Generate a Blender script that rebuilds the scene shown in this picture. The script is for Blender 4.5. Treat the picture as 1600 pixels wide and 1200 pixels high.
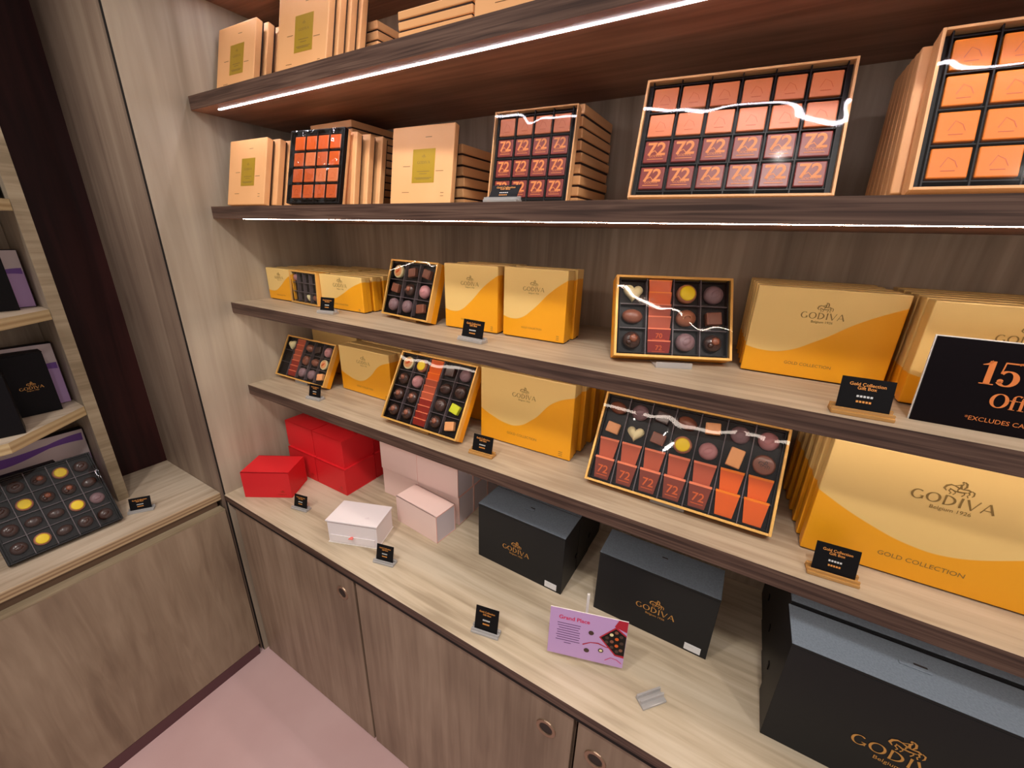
import bpy, bmesh, math, random
from mathutils import Matrix, Vector
random.seed(7)
for o in list(bpy.data.objects): bpy.data.objects.remove(o)
sc = bpy.context.scene
COL = sc.collection
R = math.radians

# ------------------------------------------------------------------ camera, world, lights, exposure
cd = bpy.data.cameras.new('camera'); cam = bpy.data.objects.new('camera', cd); COL.objects.link(cam)
cd.sensor_fit = 'HORIZONTAL'; cd.sensor_width = 36; cd.lens = 635.13/1600*36; cd.clip_start = .02
cam.location = (1.53132, -.72327, 1.72389)
cam.rotation_euler = (1.22139, -.027418, .531177)
sc.camera = cam
sc.view_settings.view_transform = 'Standard'; sc.view_settings.look = 'None'
sc.view_settings.exposure = 0.0; sc.view_settings.gamma = 1; sc.view_settings.use_curve_mapping = False
w = bpy.data.worlds.new('World'); sc.world = w; w.use_nodes = True
w.node_tree.nodes['Background'].inputs[0].default_value = (1.0, .91, .85, 1)
w.node_tree.nodes['Background'].inputs[1].default_value = .44

def spot(name, loc, tgt, power, size=75, col=(1, .94, .88), rad=.06, blend=.6):
    l = bpy.data.lights.new(name, 'SPOT'); l.energy = power; l.spot_size = R(size); l.spot_blend = blend
    l.color = col; l.shadow_soft_size = rad
    o = bpy.data.objects.new(name, l); COL.objects.link(o); o.location = loc
    o.rotation_euler = (Vector(tgt)-Vector(loc)).to_track_quat('-Z', 'Y').to_euler()
    return o
spot('ceiling_spot', (.75, -1.15, 3.0), (.3, -.3, .9), 50, 85)
spot('ceiling_spot', (1.75, -1.05, 3.0), (1.2, .1, .9), 54, 85)
spot('ceiling_spot', (2.7, -1.0, 3.0), (2.0, .1, 1.0), 36, 85)
spot('ceiling_spot', (.9, -2.1, 3.0), (-.1, -.6, .9), 36, 80)

# ------------------------------------------------------------------ colours and materials
def lin(c):
    f = lambda v: (v/255/12.92) if v/255 <= .04045 else ((v/255+.055)/1.055)**2.4
    return (f(c[0]), f(c[1]), f(c[2]), 1)
M = {}
def mat(name, rgb, rough=.5, metal=0, spec=.5, coat=0, emit=None, es=0, trans=0, ior=1.45, sheen=0):
    m = bpy.data.materials.new(name); m.use_nodes = True
    b = m.node_tree.nodes['Principled BSDF']
    b.inputs['Base Color'].default_value = lin(rgb); b.inputs['Roughness'].default_value = rough
    b.inputs['Metallic'].default_value = metal; b.inputs['Specular IOR Level'].default_value = spec
    b.inputs['Coat Weight'].default_value = coat; b.inputs['Coat Roughness'].default_value = .1
    b.inputs['Transmission Weight'].default_value = trans; b.inputs['IOR'].default_value = ior
    if emit: b.inputs['Emission Color'].default_value = lin(emit); b.inputs['Emission Strength'].default_value = es
    M[name] = m
    return m
def mottle(m, rgb1, rgb2, scale=40, bump=0.0, stretch=(1, 1, 1), detail=4):
    """fine procedural colour variation on a plain material"""
    nt = m.node_tree; N = nt.nodes; L = nt.links; b = N['Principled BSDF']
    tc = N.new('ShaderNodeTexCoord'); mp = N.new('ShaderNodeMapping'); mp.inputs['Scale'].default_value = stretch
    n = N.new('ShaderNodeTexNoise'); n.inputs['Scale'].default_value = scale; n.inputs['Detail'].default_value = detail
    r = N.new('ShaderNodeValToRGB'); r.color_ramp.elements[0].color = lin(rgb1); r.color_ramp.elements[1].color = lin(rgb2)
    r.color_ramp.elements[0].position = .35; r.color_ramp.elements[1].position = .68
    L.new(tc.outputs['Object'], mp.inputs[0]); L.new(mp.outputs[0], n.inputs['Vector']); L.new(n.outputs['Fac'], r.inputs[0])
    L.new(r.outputs[0], b.inputs['Base Color'])
    if bump:
        bp = N.new('ShaderNodeBump'); bp.inputs['Strength'].default_value = bump; bp.inputs['Distance'].default_value = .002
        L.new(n.outputs['Fac'], bp.inputs['Height']); L.new(bp.outputs[0], b.inputs['Normal'])
def wood(name, light, mid, dark, axis='x', rough=.5, fine=60, spec=.35, wavy=.6, w1=.28, con=.09, st=.06):
    m = mat(name, mid, rough, spec=spec); nt = m.node_tree; N = nt.nodes; L = nt.links; b = N['Principled BSDF']
    tc = N.new('ShaderNodeTexCoord')
    def mp(s):
        q = N.new('ShaderNodeMapping'); k = {'x': (st, 1, 1), 'y': (1, st, 1), 'z': (1, 1, st)}[axis]
        q.inputs['Scale'].default_value = [v*s for v in k]; L.new(tc.outputs['Object'], q.inputs[0]); return q
    n1 = N.new('ShaderNodeTexNoise'); n1.inputs['Scale'].default_value = 1; n1.inputs['Detail'].default_value = 3; n1.inputs['Distortion'].default_value = wavy
    L.new(mp(fine).outputs[0], n1.inputs['Vector'])
    n2 = N.new('ShaderNodeTexNoise'); n2.inputs['Scale'].default_value = 1; n2.inputs['Detail'].default_value = 3; n2.inputs['Distortion'].default_value = 1.2
    L.new(mp(11).outputs[0], n2.inputs['Vector'])
    n3 = N.new('ShaderNodeTexNoise'); n3.inputs['Scale'].default_value = 2.6; n3.inputs['Detail'].default_value = 3
    L.new(tc.outputs['Object'], n3.inputs['Vector'])
    a = N.new('ShaderNodeMath'); a.operation = 'MULTIPLY_ADD'; a.inputs[1].default_value = w1
    L.new(n1.outputs['Fac'], a.inputs[0])
    c = N.new('ShaderNodeMath'); c.operation = 'MULTIPLY_ADD'; c.inputs[1].default_value = .7-w1
    L.new(n2.outputs['Fac'], c.inputs[0])
    d = N.new('ShaderNodeMath'); d.operation = 'MULTIPLY'; d.inputs[1].default_value = .3; L.new(n3.outputs['Fac'], d.inputs[0])
    L.new(d.outputs[0], c.inputs[2]); L.new(c.outputs[0], a.inputs[2])
    r = N.new('ShaderNodeValToRGB'); e = r.color_ramp.elements
    e[0].position = .5-con; e[0].color = lin(dark); e[1].position = .5+con; e[1].color = lin(light)
    q = r.color_ramp.elements.new(.5); q.color = lin(mid)
    L.new(a.outputs[0], r.inputs[0]); L.new(r.outputs[0], b.inputs['Base Color'])
    bp = N.new('ShaderNodeBump'); bp.inputs['Strength'].default_value = .15; bp.inputs['Distance'].default_value = .001
    L.new(n1.outputs['Fac'], bp.inputs['Height']); L.new(bp.outputs[0], b.inputs['Normal'])
    return m
def plywood(name, cols, z0, z1):
    """stripes across the height, as in the edge of layered board"""
    m = wood(name, cols[0], cols[0], cols[0], 'x'); nt = m.node_tree; N = nt.nodes; L = nt.links; b = N['Principled BSDF']
    tc = N.new('ShaderNodeTexCoord'); sp = N.new('ShaderNodeSeparateXYZ'); L.new(tc.outputs['Object'], sp.inputs[0])
    mr = N.new('ShaderNodeMapRange'); mr.inputs[1].default_value = z0; mr.inputs[2].default_value = z1; L.new(sp.outputs[2], mr.inputs[0])
    ns = N.new('ShaderNodeTexNoise'); ns.inputs['Scale'].default_value = 7; L.new(tc.outputs['Object'], ns.inputs['Vector'])
    ad = N.new('ShaderNodeMath'); ad.operation = 'MULTIPLY_ADD'; ad.inputs[1].default_value = .12; L.new(ns.outputs['Fac'], ad.inputs[0]); L.new(mr.outputs[0], ad.inputs[2])
    r = N.new('ShaderNodeValToRGB'); r.color_ramp.interpolation = 'LINEAR'; e = r.color_ramp.elements
    n = len(cols); e[0].position = 0; e[0].color = lin(cols[0]); e[1].position = 1; e[1].color = lin(cols[-1])
    for i in range(1, n-1): k = e.new(i/(n-1)); k.color = lin(cols[i])
    L.new(ad.outputs[0], r.inputs[0]); L.new(r.outputs[0], b.inputs['Base Color'])
    return m
wood('wood_back', (180, 161, 140), (162, 143, 123), (138, 120, 102), 'z', fine=60, con=.11)
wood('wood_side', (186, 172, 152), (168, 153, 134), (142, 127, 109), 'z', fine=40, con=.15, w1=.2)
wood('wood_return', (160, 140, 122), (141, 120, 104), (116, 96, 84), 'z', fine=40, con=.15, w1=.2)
wood('wood_shelf_top', (192, 176, 154), (178, 161, 138), (157, 139, 117), 'x', fine=70, rough=.45)
wood('wood_counter', (206, 191, 168), (190, 173, 148), (162, 145, 121), 'x', fine=60, rough=.42)
wood('wood_counter_left', (208, 190, 168), (192, 172, 149), (168, 147, 124), 'y', fine=60, rough=.42)
wood('wood_fascia', (106, 82, 70), (86, 64, 55), (62, 45, 39), 'x', fine=170, rough=.5, wavy=.8, w1=.6, con=.1, st=.022)
wood('wood_under', (172, 124, 100), (152, 108, 86), (126, 88, 69), 'x', fine=60, rough=.4)
wood('wood_door', (164, 142, 122), (146, 124, 105), (124, 103, 86), 'z', fine=50, con=.13)
wood('wood_door_left', (162, 142, 120), (145, 125, 104), (124, 104, 86), 'z', fine=30, wavy=1.4, con=.14, st=.12)
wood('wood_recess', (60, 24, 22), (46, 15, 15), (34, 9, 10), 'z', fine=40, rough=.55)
wood('wood_edge_light', (166, 150, 124), (150, 133, 108), (130, 114, 90), 'y', fine=80)
plywood('ply_edge', [(120, 92, 68), (196, 170, 132), (132, 102, 76), (190, 163, 126), (140, 112, 84), (204, 180, 146)], .77, .8)
plywood('ply_shelf', [(176, 150, 106), (206, 182, 138), (170, 142, 100), (208, 186, 142), (190, 166, 124)], -.03, 0)
mat('dark_gap', (22, 16, 14), .8)
mat('groove_brown', (108, 84, 66), .6)
mat('edge_green', (122, 112, 84), .5)
mat('kick_plum', (92, 58, 62), .5)
m = mat('floor_pink', (214, 178, 176), .38, spec=.4); mottle(m, (209, 172, 170), (217, 182, 180), 3)
mat('led', (255, 255, 255), .5, emit=(246, 243, 255), es=38)
mat('led_soft', (255, 255, 255), .5, emit=(255, 236, 220), es=62); mat('led_low', (255, 255, 255), .5, emit=(255, 236, 220), es=16); mat('led_lowest', (255, 255, 255), .5, emit=(255, 236, 220), es=9)
mat('aluminium', (190, 186, 182), .3, metal=1)
mat('grommet', (150, 122, 100), .3, metal=.6); mat('grommet_dark', (40, 30, 26), .6)
m = mat('peach_card', (240, 186, 132), .48); mottle(m, (236, 174, 116), (242, 182, 126), 6)
mat('base_brown', (48, 28, 22), .6)
mat('label_gold', (190, 154, 44), .38, metal=.35)
mat('print_brown', (120, 84, 44), .6); mat('print_gold', (140, 112, 60), .5, metal=.2)
mat('logo_gold', (216, 160, 88), .35, metal=.5)
mat('gold_frame', (236, 182, 96), .4, metal=.25); mat('amber_card', (236, 158, 26), .42, metal=.15)
m = mat('tray_black', (20, 15, 17), .4, spec=.25)
mat('tray_wall', (96, 84, 88), .35)
m = mat('red_card', (214, 30, 38), .5); 
mat('red_foil', (160, 60, 30), .35, metal=.4)
mat('pink_card', (238, 208, 200), .55); mat('pink_edge', (238, 176, 164), .5); mat('pink_side', (212, 198, 204), .55)
mat('white_card', (232, 222, 224), .5); mat('coral', (238, 120, 112), .5)
m = mat('black_card', (32, 32, 34), .45, spec=.25); m2 = mat('black_lid_sheen', (92, 102, 112), .36, spec=.6)
mottle(m2, (98, 109, 121), (112, 123, 135), 300, bump=.1)  # lid tops: satin blue-grey, lightened to hold the reflected sheen
mat('deep_black', (13, 11, 15), .5, spec=.2)
mat('sticker_white', (226, 226, 228), .5); mat('tag_black', (18, 17, 19), .45, spec=.15); mat('tag_orange', (226, 150, 72), .5); mat('tag_white', (206, 206, 206), .5)
mat('sign_black', (12, 6, 10), .45, spec=.12); mat('sign_orange', (214, 122, 60), .45); mat('white_edge', (235, 228, 222), .4)
mat('lilac', (196, 158, 208), .45); mat('purple', (128, 84, 170), .45); mat('cream', (222, 204, 204), .5)
mat('magenta', (214, 40, 92), .5); mat('print_dark', (92, 60, 104), .6); mat('print_red', (178, 24, 48), .5)
mat('choc_dark', (62, 38, 32), .32, coat=.3); mat('choc_milk', (132, 78, 58), .38, coat=.2); mat('choc_light', (170, 106, 78), .4)
mat('choc_white', (236, 222, 172), .4); mat('choc_pink', (176, 122, 124), .4); mat('choc_mauve', (126, 98, 102), .45)
mat('caramel', (228, 160, 104), .4); mat('yellow_dot', (240, 206, 20), .45); mat('green_sq', (196, 200, 40), .45)
mat('foil_orange', (220, 92, 18), .36, spec=.6); mat('foil_orange2', (240, 128, 20), .36); mat('foil_salmon', (224, 124, 74), .36, spec=.6)
mat('foil_rust', (206, 92, 40), .36, spec=.6)
mat('foil_brown', (172, 78, 50), .38, spec=.6); mat('foil_red', (134, 34, 24), .36, spec=.6); mat('print_orange', (236, 142, 72), .45)
mat('foil_deep', (124, 52, 36), .38, spec=.6); mat('foil_edge', (236, 130, 92), .35)

def clear(name, tint=(255, 255, 255), base=.05, rough=.02, bump=0, scale=7, detail=1.0, blend=.3):
    m = bpy.data.materials.new(name); m.use_nodes = True; nt = m.node_tree; N = nt.nodes; L = nt.links
    N.remove(N['Principled BSDF']); out = N['Material Output']
    t = N.new('ShaderNodeBsdfTransparent'); t.inputs[0].default_value = lin(tint)
    g = N.new('ShaderNodeBsdfGlossy'); g.inputs['Roughness'].default_value = rough
    lw = N.new('ShaderNodeLayerWeight'); lw.inputs['Blend'].default_value = blend
    mm = N.new('ShaderNodeMath'); mm.operation = 'MULTIPLY_ADD'; mm.inputs[1].default_value = .3; mm.inputs[2].default_value = base
    mx = N.new('ShaderNodeMixShader'); L.new(lw.outputs['Fresnel'], mm.inputs[0]); L.new(mm.outputs[0], mx.inputs[0])
    L.new(t.outputs[0], mx.inputs[1]); L.new(g.outputs[0], mx.inputs[2]); L.new(mx.outputs[0], out.inputs[0])
    if bump:
        tc = N.new('ShaderNodeTexCoord'); n = N.new('ShaderNodeTexNoise'); n.inputs['Scale'].default_value = scale; n.inputs['Detail'].default_value = detail
        n.inputs['Distortion'].default_value = .6
        oi = N.new('ShaderNodeObjectInfo'); va = N.new('ShaderNodeVectorMath'); va.operation = 'ADD'
        cx = N.new('ShaderNodeCombineXYZ'); mu = N.new('ShaderNodeMath'); mu.operation = 'MULTIPLY'; mu.inputs[1].default_value = 13
        L.new(oi.outputs['Random'], mu.inputs[0]); L.new(mu.outputs[0], cx.inputs[0])
        L.new(tc.outputs['Object'], va.inputs[0]); L.new(cx.outputs[0], va.inputs[1]); L.new(va.outputs[0], n.inputs['Vector'])
        b = N.new('ShaderNodeBump'); b.inputs['Strength'].default_value = 1; b.inputs['Distance'].default_value = bump
        L.new(n.outputs['Fac'], b.inputs['Height']); L.new(b.outputs[0], g.inputs['Normal'])
    M[name] = m; return m
clear('film', base=.028, rough=.04, bump=.0085, scale=8, detail=.4)
clear('film_wild', base=.07, rough=.05, bump=.018, scale=20)
clear('film_calm', base=.05, rough=.03, bump=.002, scale=9)
def frosty(name, rgb, fac):
    m = clear(name, (235, 236, 238), base=.12, rough=.08, blend=.5); nt = m.node_tree; N = nt.nodes; L = nt.links
    d = N.new('ShaderNodeBsdfDiffuse'); d.inputs[0].default_value = lin(rgb); mx = N.new('ShaderNodeMixShader'); mx.inputs[0].default_value = fac
    o = N['Material Output']; src = o.inputs[0].links[0].from_socket; L.new(src, mx.inputs[1]); L.new(d.outputs[0], mx.inputs[2]); L.new(mx.outputs[0], o.inputs[0])
frosty('acrylic', (225, 222, 220), .35); frosty('acrylic_amber_reflect', (226, 170, 96), .5)  # second one: clear acrylic with the reflected gold painted in as amber

def gold_wave(name, curve):
    m = mat(name, (220, 180, 100), .38, metal=.1, spec=.5); nt = m.node_tree; N = nt.nodes; L = nt.links; b = N['Principled BSDF']
    tc = N.new('ShaderNodeTexCoord'); sp = N.new('ShaderNodeSeparateXYZ'); L.new(tc.outputs['Generated'], sp.inputs[0])
    fc = N.new('ShaderNodeFloatCurve'); c = fc.mapping.curves[0]
    c.points[0].location = curve[0]; c.points[1].location = curve[-1]
    for p in curve[1:-1]: c.points.new(*p)
    fc.mapping.update(); L.new(sp.outputs[0], fc.inputs['Value'])
    s = N.new('ShaderNodeMath'); s.operation = 'SUBTRACT'; L.new(sp.outputs[2], s.inputs[0]); L.new(fc.outputs[0], s.inputs[1])
    mr = N.new('ShaderNodeMapRange'); mr.inputs[1].default_value = -.004; mr.inputs[2].default_value = .004; L.new(s.outputs[0], mr.inputs[0])
    mx = N.new('ShaderNodeMix'); mx.data_type = 'RGBA'; mx.inputs[6].default_value = lin((238, 164, 30)); mx.inputs[7].default_value = lin((232, 196, 124))
    L.new(mr.outputs[0], mx.inputs[0]); L.new(mx.outputs[2], b.inputs['Base Color'])
gold_wave('gold_wave', [(0, .30), (.15, .265), (.3, .29), (.5, .44), (.75, .69), (1, .87)])
gold_wave('gold_wave_wide', [(0, .43), (.15, .34), (.3, .285), (.42, .29), (.6, .44), (.8, .72), (1, .84)])
gold_wave('gold_wave_large', [(0, .56), (.25, .37), (.42, .29), (.55, .28), (.75, .38), (1, .62)])

# ------------------------------------------------------------------ mesh helpers
class MB:
    def __init__(s): s.v = []; s.f = []; s.m = []; s.mats = []
    def mi(s, m):
        if m not in s.mats: s.mats.append(m)
        return s.mats.index(m)
    def add(s, vs, fs, m):
        k = len(s.v); s.v += [tuple(v) for v in vs]; i = s.mi(m)
        for f in fs: s.f.append([k+a for a in f]); s.m.append(i if not isinstance(m, list) else i)
    def box(s, x0, x1, y0, y1, z0, z1, m, bev=0, faces=None):
        """faces: optional dict {'front','back','left','right','top','bottom': material}"""
        bm = bmesh.new(); bmesh.ops.create_cube(bm, size=1)
        for v in bm.verts: v.co = Vector((x0+(v.co.x+.5)*(x1-x0), y0+(v.co.y+.5)*(y1-y0), z0+(v.co.z+.5)*(z1-z0)))
        if bev: bmesh.ops.bevel(bm, geom=bm.edges[:], offset=bev, segments=2, affect='EDGES', profile=.5)
        bm.normal_update(); k = len(s.v); bm.verts.index_update()
        s.v += [tuple(v.co) for v in bm.verts]
        for f in bm.faces:
            mm = m
            if faces:
                n = f.normal
                key = 'front' if n.y < -.7 else 'back' if n.y > .7 else 'left' if n.x < -.7 else 'right' if n.x > .7 else 'top' if n.z > .7 else 'bottom' if n.z < -.7 else None
                mm = faces.get(key, m)
            s.f.append([k+v.index for v in f.verts]); s.m.append(s.mi(mm))
        bm.free(); return s
    def quad(s, a, b, c, d, m): s.add([a, b, c, d], [(0, 1, 2, 3)], m); return s
    def prism(s, pts, z0, z1, m, top=None, side=None):
        n = len(pts); vs = [(x, y, z0) for x, y in pts]+[(x, y, z1) for x, y in pts]
        s.add(vs, [list(range(n))[::-1]], m); k = len(s.v)-2*n
        s.f.append([k+n+i for i in range(n)]); s.m.append(s.mi(top or m))
        for i in range(n):
            j = (i+1) % n; s.f.append([k+i, k+j, k+n+j, k+n+i]); s.m.append(s.mi(side or m))
        return s
    def lathe(s, prof, m, seg=20, at=(0, 0, 0), sx=1, sz=1, rot=0):
        """prof: (radius, height) rising towards -y (out of the tray)"""
        vs = []; n = len(prof)
        for r, h in prof:
            for i in range(seg):
                a = 2*math.pi*i/seg; x = r*sx*math.cos(a); z = r*sz*math.sin(a)
                x, z = x*math.cos(rot)-z*math.sin(rot), x*math.sin(rot)+z*math.cos(rot)
                vs.append((at[0]+x, at[1]-h, at[2]+z))
        fs = []
        for k in range(n-1):
            for i in range(seg): j = (i+1) % seg; fs.append((k*seg+i, k*seg+j, (k+1)*seg+j, (k+1)*seg+i))
        fs.append(tuple((n-1)*seg+i for i in range(seg)))
        s.add(vs, fs, m); return s
    def ribbon(s, pts, ws, m, y=-.0004, sc=1, ox=0, oz=0, t=.0004):
        """flat stroke in the x/z plane facing -y with its own thin body"""
        n = len(pts); L_ = []; R_ = []
        for i, (x, z) in enumerate(pts):
            a = pts[max(0, i-1)]; b = pts[min(n-1, i+1)]; dx, dz = b[0]-a[0], b[1]-a[1]; d = math.hypot(dx, dz) or 1
            ww = (ws[i] if isinstance(ws, (list, tuple)) else ws)/2
            L_.append((ox+sc*(x-dz/d*ww), oz+sc*(z+dx/d*ww))); R_.append((ox+sc*(x+dz/d*ww), oz+sc*(z-dx/d*ww)))
        vs = [(x, y, z) for x, z in L_]+[(x, y, z) for x, z in R_]
        fs = [(i, n+i, n+i+1, i+1) for i in range(n-1)]
        s.add(vs, fs, m); return s
    def mesh(s, name, smooth=False):
        me = bpy.data.meshes.new(name); me.from_pydata(s.v, [], s.f)
        for m in s.mats: me.materials.append(M[m])
        me.polygons.foreach_set('material_index', s.m)
        if smooth: me.polygons.foreach_set('use_smooth', [True]*len(s.f))
        me.update(); return me
def link(name, me, parent=None, loc=None, rot=None):
    o = bpy.data.objects.new(name, me); COL.objects.link(o)
    if parent: o.parent = parent
    if loc: o.location = loc
    if rot: o.rotation_euler = rot
    return o
def tag(o, label, cat, group=None):
    o['label'] = label; o['category'] = cat
    if group: o['group'] = group
    return o
def struct(name, mb, smooth=False):
    o = link(name, mb.mesh(name, smooth)); o['kind'] = 'structure'; return o
CACHE = {}
def cached(key, fn):
    if key not in CACHE: CACHE[key] = fn()
    return CACHE[key]
def root(name, loc, yaw=0, tilt=0):
    o = bpy.data.objects.new(name, None); COL.objects.link(o); o.location = loc; o.empty_display_size = .02
    o.rotation_mode = 'XYZ'
    o.rotation_euler = (Matrix.Rotation(R(yaw), 3, 'Z') @ Matrix.Rotation(-R(tilt), 3, 'X')).to_euler()
    return o

def text_into(mb, body, size, cx, cz, m, y=-.0004, bold=0.0, align='CENTER', rot=0, sx=1):
    """letters as flat shapes facing -y"""
    key = ('txt', body, bold, align)
    if key not in CACHE:
        c = bpy.data.curves.new('t', 'FONT'); c.body = body; c.size = 1; c.align_x = align; c.offset = bold; c.resolution_u = 3
        o = bpy.data.objects.new('t', c); COL.objects.link(o)
        dg = bpy.context.evaluated_depsgraph_get(); me = o.evaluated_get(dg).to_mesh()
        CACHE[key] = ([tuple(v.co) for v in me.vertices], [tuple(p.vertices) for p in me.polygons])
        o.evaluated_get(dg).to_mesh_clear(); bpy.data.objects.remove(o); bpy.data.curves.remove(c)
    vs, fs = CACHE[key]; ca, sa = math.cos(rot), math.sin(rot)
    mb.add([(cx+size*(sx*v[0]*ca-v[1]*sa), y, cz+size*(sx*v[0]*sa+v[1]*ca)) for v in vs], fs, m)

# flared capitals, strokes of changing width (unit height)
def ell(cx, cz, rx, rz, a0, a1, n=22): return [(cx+rx*math.cos(R(a0+(a1-a0)*i/n)), cz+rz*math.sin(R(a0+(a1-a0)*i/n))) for i in range(n+1)]
def ellw(a0, a1, thin, thick, n=22): return [thin+(thick-thin)*abs(math.cos(R(a0+(a1-a0)*i/n)))**1.5 for i in range(n+1)]
GL = {
 'G': (.9, [(ell(.46, .5, .4, .46, 50, 330), ellw(50, 330, .06, .17)), ([(.82, .38), (.82, .1)], [.13, .12]), ([(.62, .38), (.92, .38)], [.05, .05])]),
 'O': (1.0, [(ell(.5, .5, .43, .46, 0, 360, 30), ellw(0, 360, .06, .17, 30))]),
 'D': (.92, [([(.14, 1), (.14, .5), (.14, 0)], [.17, .13, .17]), (ell(.14, .5, .66, .47, 90, -90), ellw(90, -90, .06, .17))]),
 'I': (.32, [([(.16, 1), (.16, .5), (.16, 0)], [.18, .13, .18])]),
 'V': (.88, [([(.04, 1), (.45, 0)], [.17, .13]), ([(.86, 1), (.45, 0)], [.08, .06])]),
 'A': (.88, [([(.45, 1), (.86, 0)], [.14, .17]), ([(.43, 1), (.04, 0)], [.06, .08]), ([(.2, .33), (.7, .33)], [.055, .055])]),
}
def godiva_word(mb, cx, cz, width, m, y=-.0005):
    tot = sum(GL[c][0] for c in 'GODIVA')+.14*5; k = width/tot; x = cx-width/2
    for c in 'GODIVA':
        for pts, ws in GL[c][1]: mb.ribbon(pts, ws, m, y=y, sc=k, ox=x, oz=cz-k/2)
        x += (GL[c][0]+.14)*k
    return k
EMB = [([(-.62, .12), (-.78, .3), (-.7, .52), (-.5, .66), (-.3, .62)], [.05, .14, .15, .1, .06]),      # horse head, lowered
       ([(-.3, .62), (-.05, .5), (.2, .46), (.45, .5), (.62, .38)], [.06, .1, .07, .1, .13]),            # back and rump
       ([(-.5, .36), (-.2, .2), (.15, .2), (.45, .26)], [.05, .1, .1, .06]),                             # belly
       ([(-.42, .34), (-.5, .16), (-.34, .02), (-.42, -.1)], [.1, .07, .06, .07]),
       ([(-.2, .22), (-.12, .06), (-.22, -.1)], [.08, .05, .07]),
       ([(.5, .34), (.6, .16), (.5, .04), (.58, -.1)], [.12, .07, .06, .07]),
       ([(.3, .26), (.34, .08), (.24, -.1)], [.1, .06, .07]),
       ([(.64, .46), (.8, .36), (.82, .12), (.74, 0)], [.05, .09, .08, .03]),                            # tail
       ([(.04, .5), (.02, .72), (.1, .9)], [.16, .11, .08]),                                             # rider
       ([(.1, 1.02), (.04, 1.0), (.0, .93)], [.1, .13, .08]),
       ([(.12, 1.04), (.26, .92), (.3, .68), (.2, .5)], [.07, .12, .12, .05]),                           # hair
       ([(.02, .8), (-.18, .68), (-.3, .64)], [.07, .05, .04]),
       ([(.0, .5), (-.08, .34), (-.02, .2)], [.1, .07, .05])]
def emblem(mb, cx, cz, size, m, y=-.0005):
    for pts, ws in EMB: mb.ribbon(pts, ws, m, y=y, sc=size, ox=cx, oz=cz)
def logo(mb, cx, cz, width, m, sub=True, y=-.0006):
    k = godiva_word(mb, cx, cz, width, m, y)
    if sub: text_into(mb, 'Belgium 1926', k*.52, cx+width*.02, cz-k*1.12, m, y)
    return k

# ------------------------------------------------------------------ structure of the room
D = .41; FY = -.156; XR = 2.75; TOP = 2.75
struct('floor', MB().box(-.6, 3.2, -2.6, .5, -.04, 0, 'floor_pink'))
struct('wall_back', MB().box(-.03, XR, D, D+.03, 0, TOP, 'wood_back'))
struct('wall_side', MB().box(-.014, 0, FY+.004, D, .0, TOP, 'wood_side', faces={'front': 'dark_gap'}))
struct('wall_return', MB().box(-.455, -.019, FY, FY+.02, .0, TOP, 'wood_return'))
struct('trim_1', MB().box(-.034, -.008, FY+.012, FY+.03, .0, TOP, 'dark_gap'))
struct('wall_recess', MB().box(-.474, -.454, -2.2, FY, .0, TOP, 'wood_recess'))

def shelf(z, label, led=None, y0=0.0):
    t = root('wall_shelf', (0, 0, z)); tag(t, label, 'shelf', None)
    b = MB().box(.0005, XR-.001, y0, D-.0005, -.035, 0, 'wood_under', faces={'front': 'wood_fascia', 'top': 'wood_shelf_top'})
    link('shelf_board', b.mesh('shelf_board'), t)
    if led:
        yy, ww, mm, x0 = led
        q = MB().box(x0, XR-.02, yy, yy+ww, -.0359, -.0352, mm); o = link('light_strip', q.mesh('light_strip'), t); o['label'] = 'thin glowing white light strip'
    return t
shelf(2.375, 'brown wooden shelf highest on the wall, only its underside in view', (.10, .01, 'led', .07))
shelf(2.08, 'brown wooden shelf with a bright white light strip along its underside', (.030, .006, 'led', .09))
shelf(1.785, 'brown wooden shelf carrying the trays of square wrapped chocolates', (.006, .0035, 'led_soft', .16))
shelf(1.485, 'brown wooden shelf carrying the discount sign, pale on top', (.03, .014, 'led_low', .05))
shelf(1.186, 'brown wooden shelf just above the black and red gift boxes', (.03, .014, 'led_lowest', .05))

# right run: worktop and cabinets
t = MB().box(0, XR, FY, D-.001, .775, .8, 'wood_counter', faces={'front': 'wood_fascia', 'bottom': 'dark_gap'})
t.box(0, XR, FY+.008, D-.001, .753, .775, 'dark_gap')
tag(link('counter_top', t.mesh('counter_top')), 'pale wooden counter top carrying the red, pink and black gift boxes', 'counter')
def grommet(par, x, z, yf):
    g = MB(); seg = 28; r1, r2 = .024, .017
    for a, b_, y0, y1, m in ((r1, r2, -.0025, -.0025, 'grommet'), (r1+.001, r1, 0, -.0025, 'grommet'), (r2, r2-.002, -.0025, .008, 'grommet')):
        vs = [(a*math.cos(2*math.pi*i/seg), y0, a*math.sin(2*math.pi*i/seg)) for i in range(seg)]+[(b_*math.cos(2*math.pi*i/seg), y1, b_*math.sin(2*math.pi*i/seg)) for i in range(seg)]
        g.add(vs, [(i, (i+1) % seg, seg+(i+1) % seg, seg+i) for i in range(seg)], m)
    g.add([((r2-.0015)*math.cos(2*math.pi*i/seg), -.0008, (r2-.0015)*math.sin(2*math.pi*i/seg)) for i in range(seg)], [tuple(range(seg))], 'grommet_dark')
    o = link('finger_pull', g.mesh('finger_pull', False), par, (x, yf, z)); o['label'] = 'round metal finger pull'
CAB = [(.012, .668, 'leftmost wooden cabinet under the counter, beside the inner corner', (.607, .661)),
       (.675, 1.378, 'middle wooden cabinet under the counter, one finger pull at its right end', (1.314, .652)),
       (1.385, 2.09, 'rightmost wooden cabinet in view under the counter, its pull at the left end', (1.433, .654))]
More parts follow.
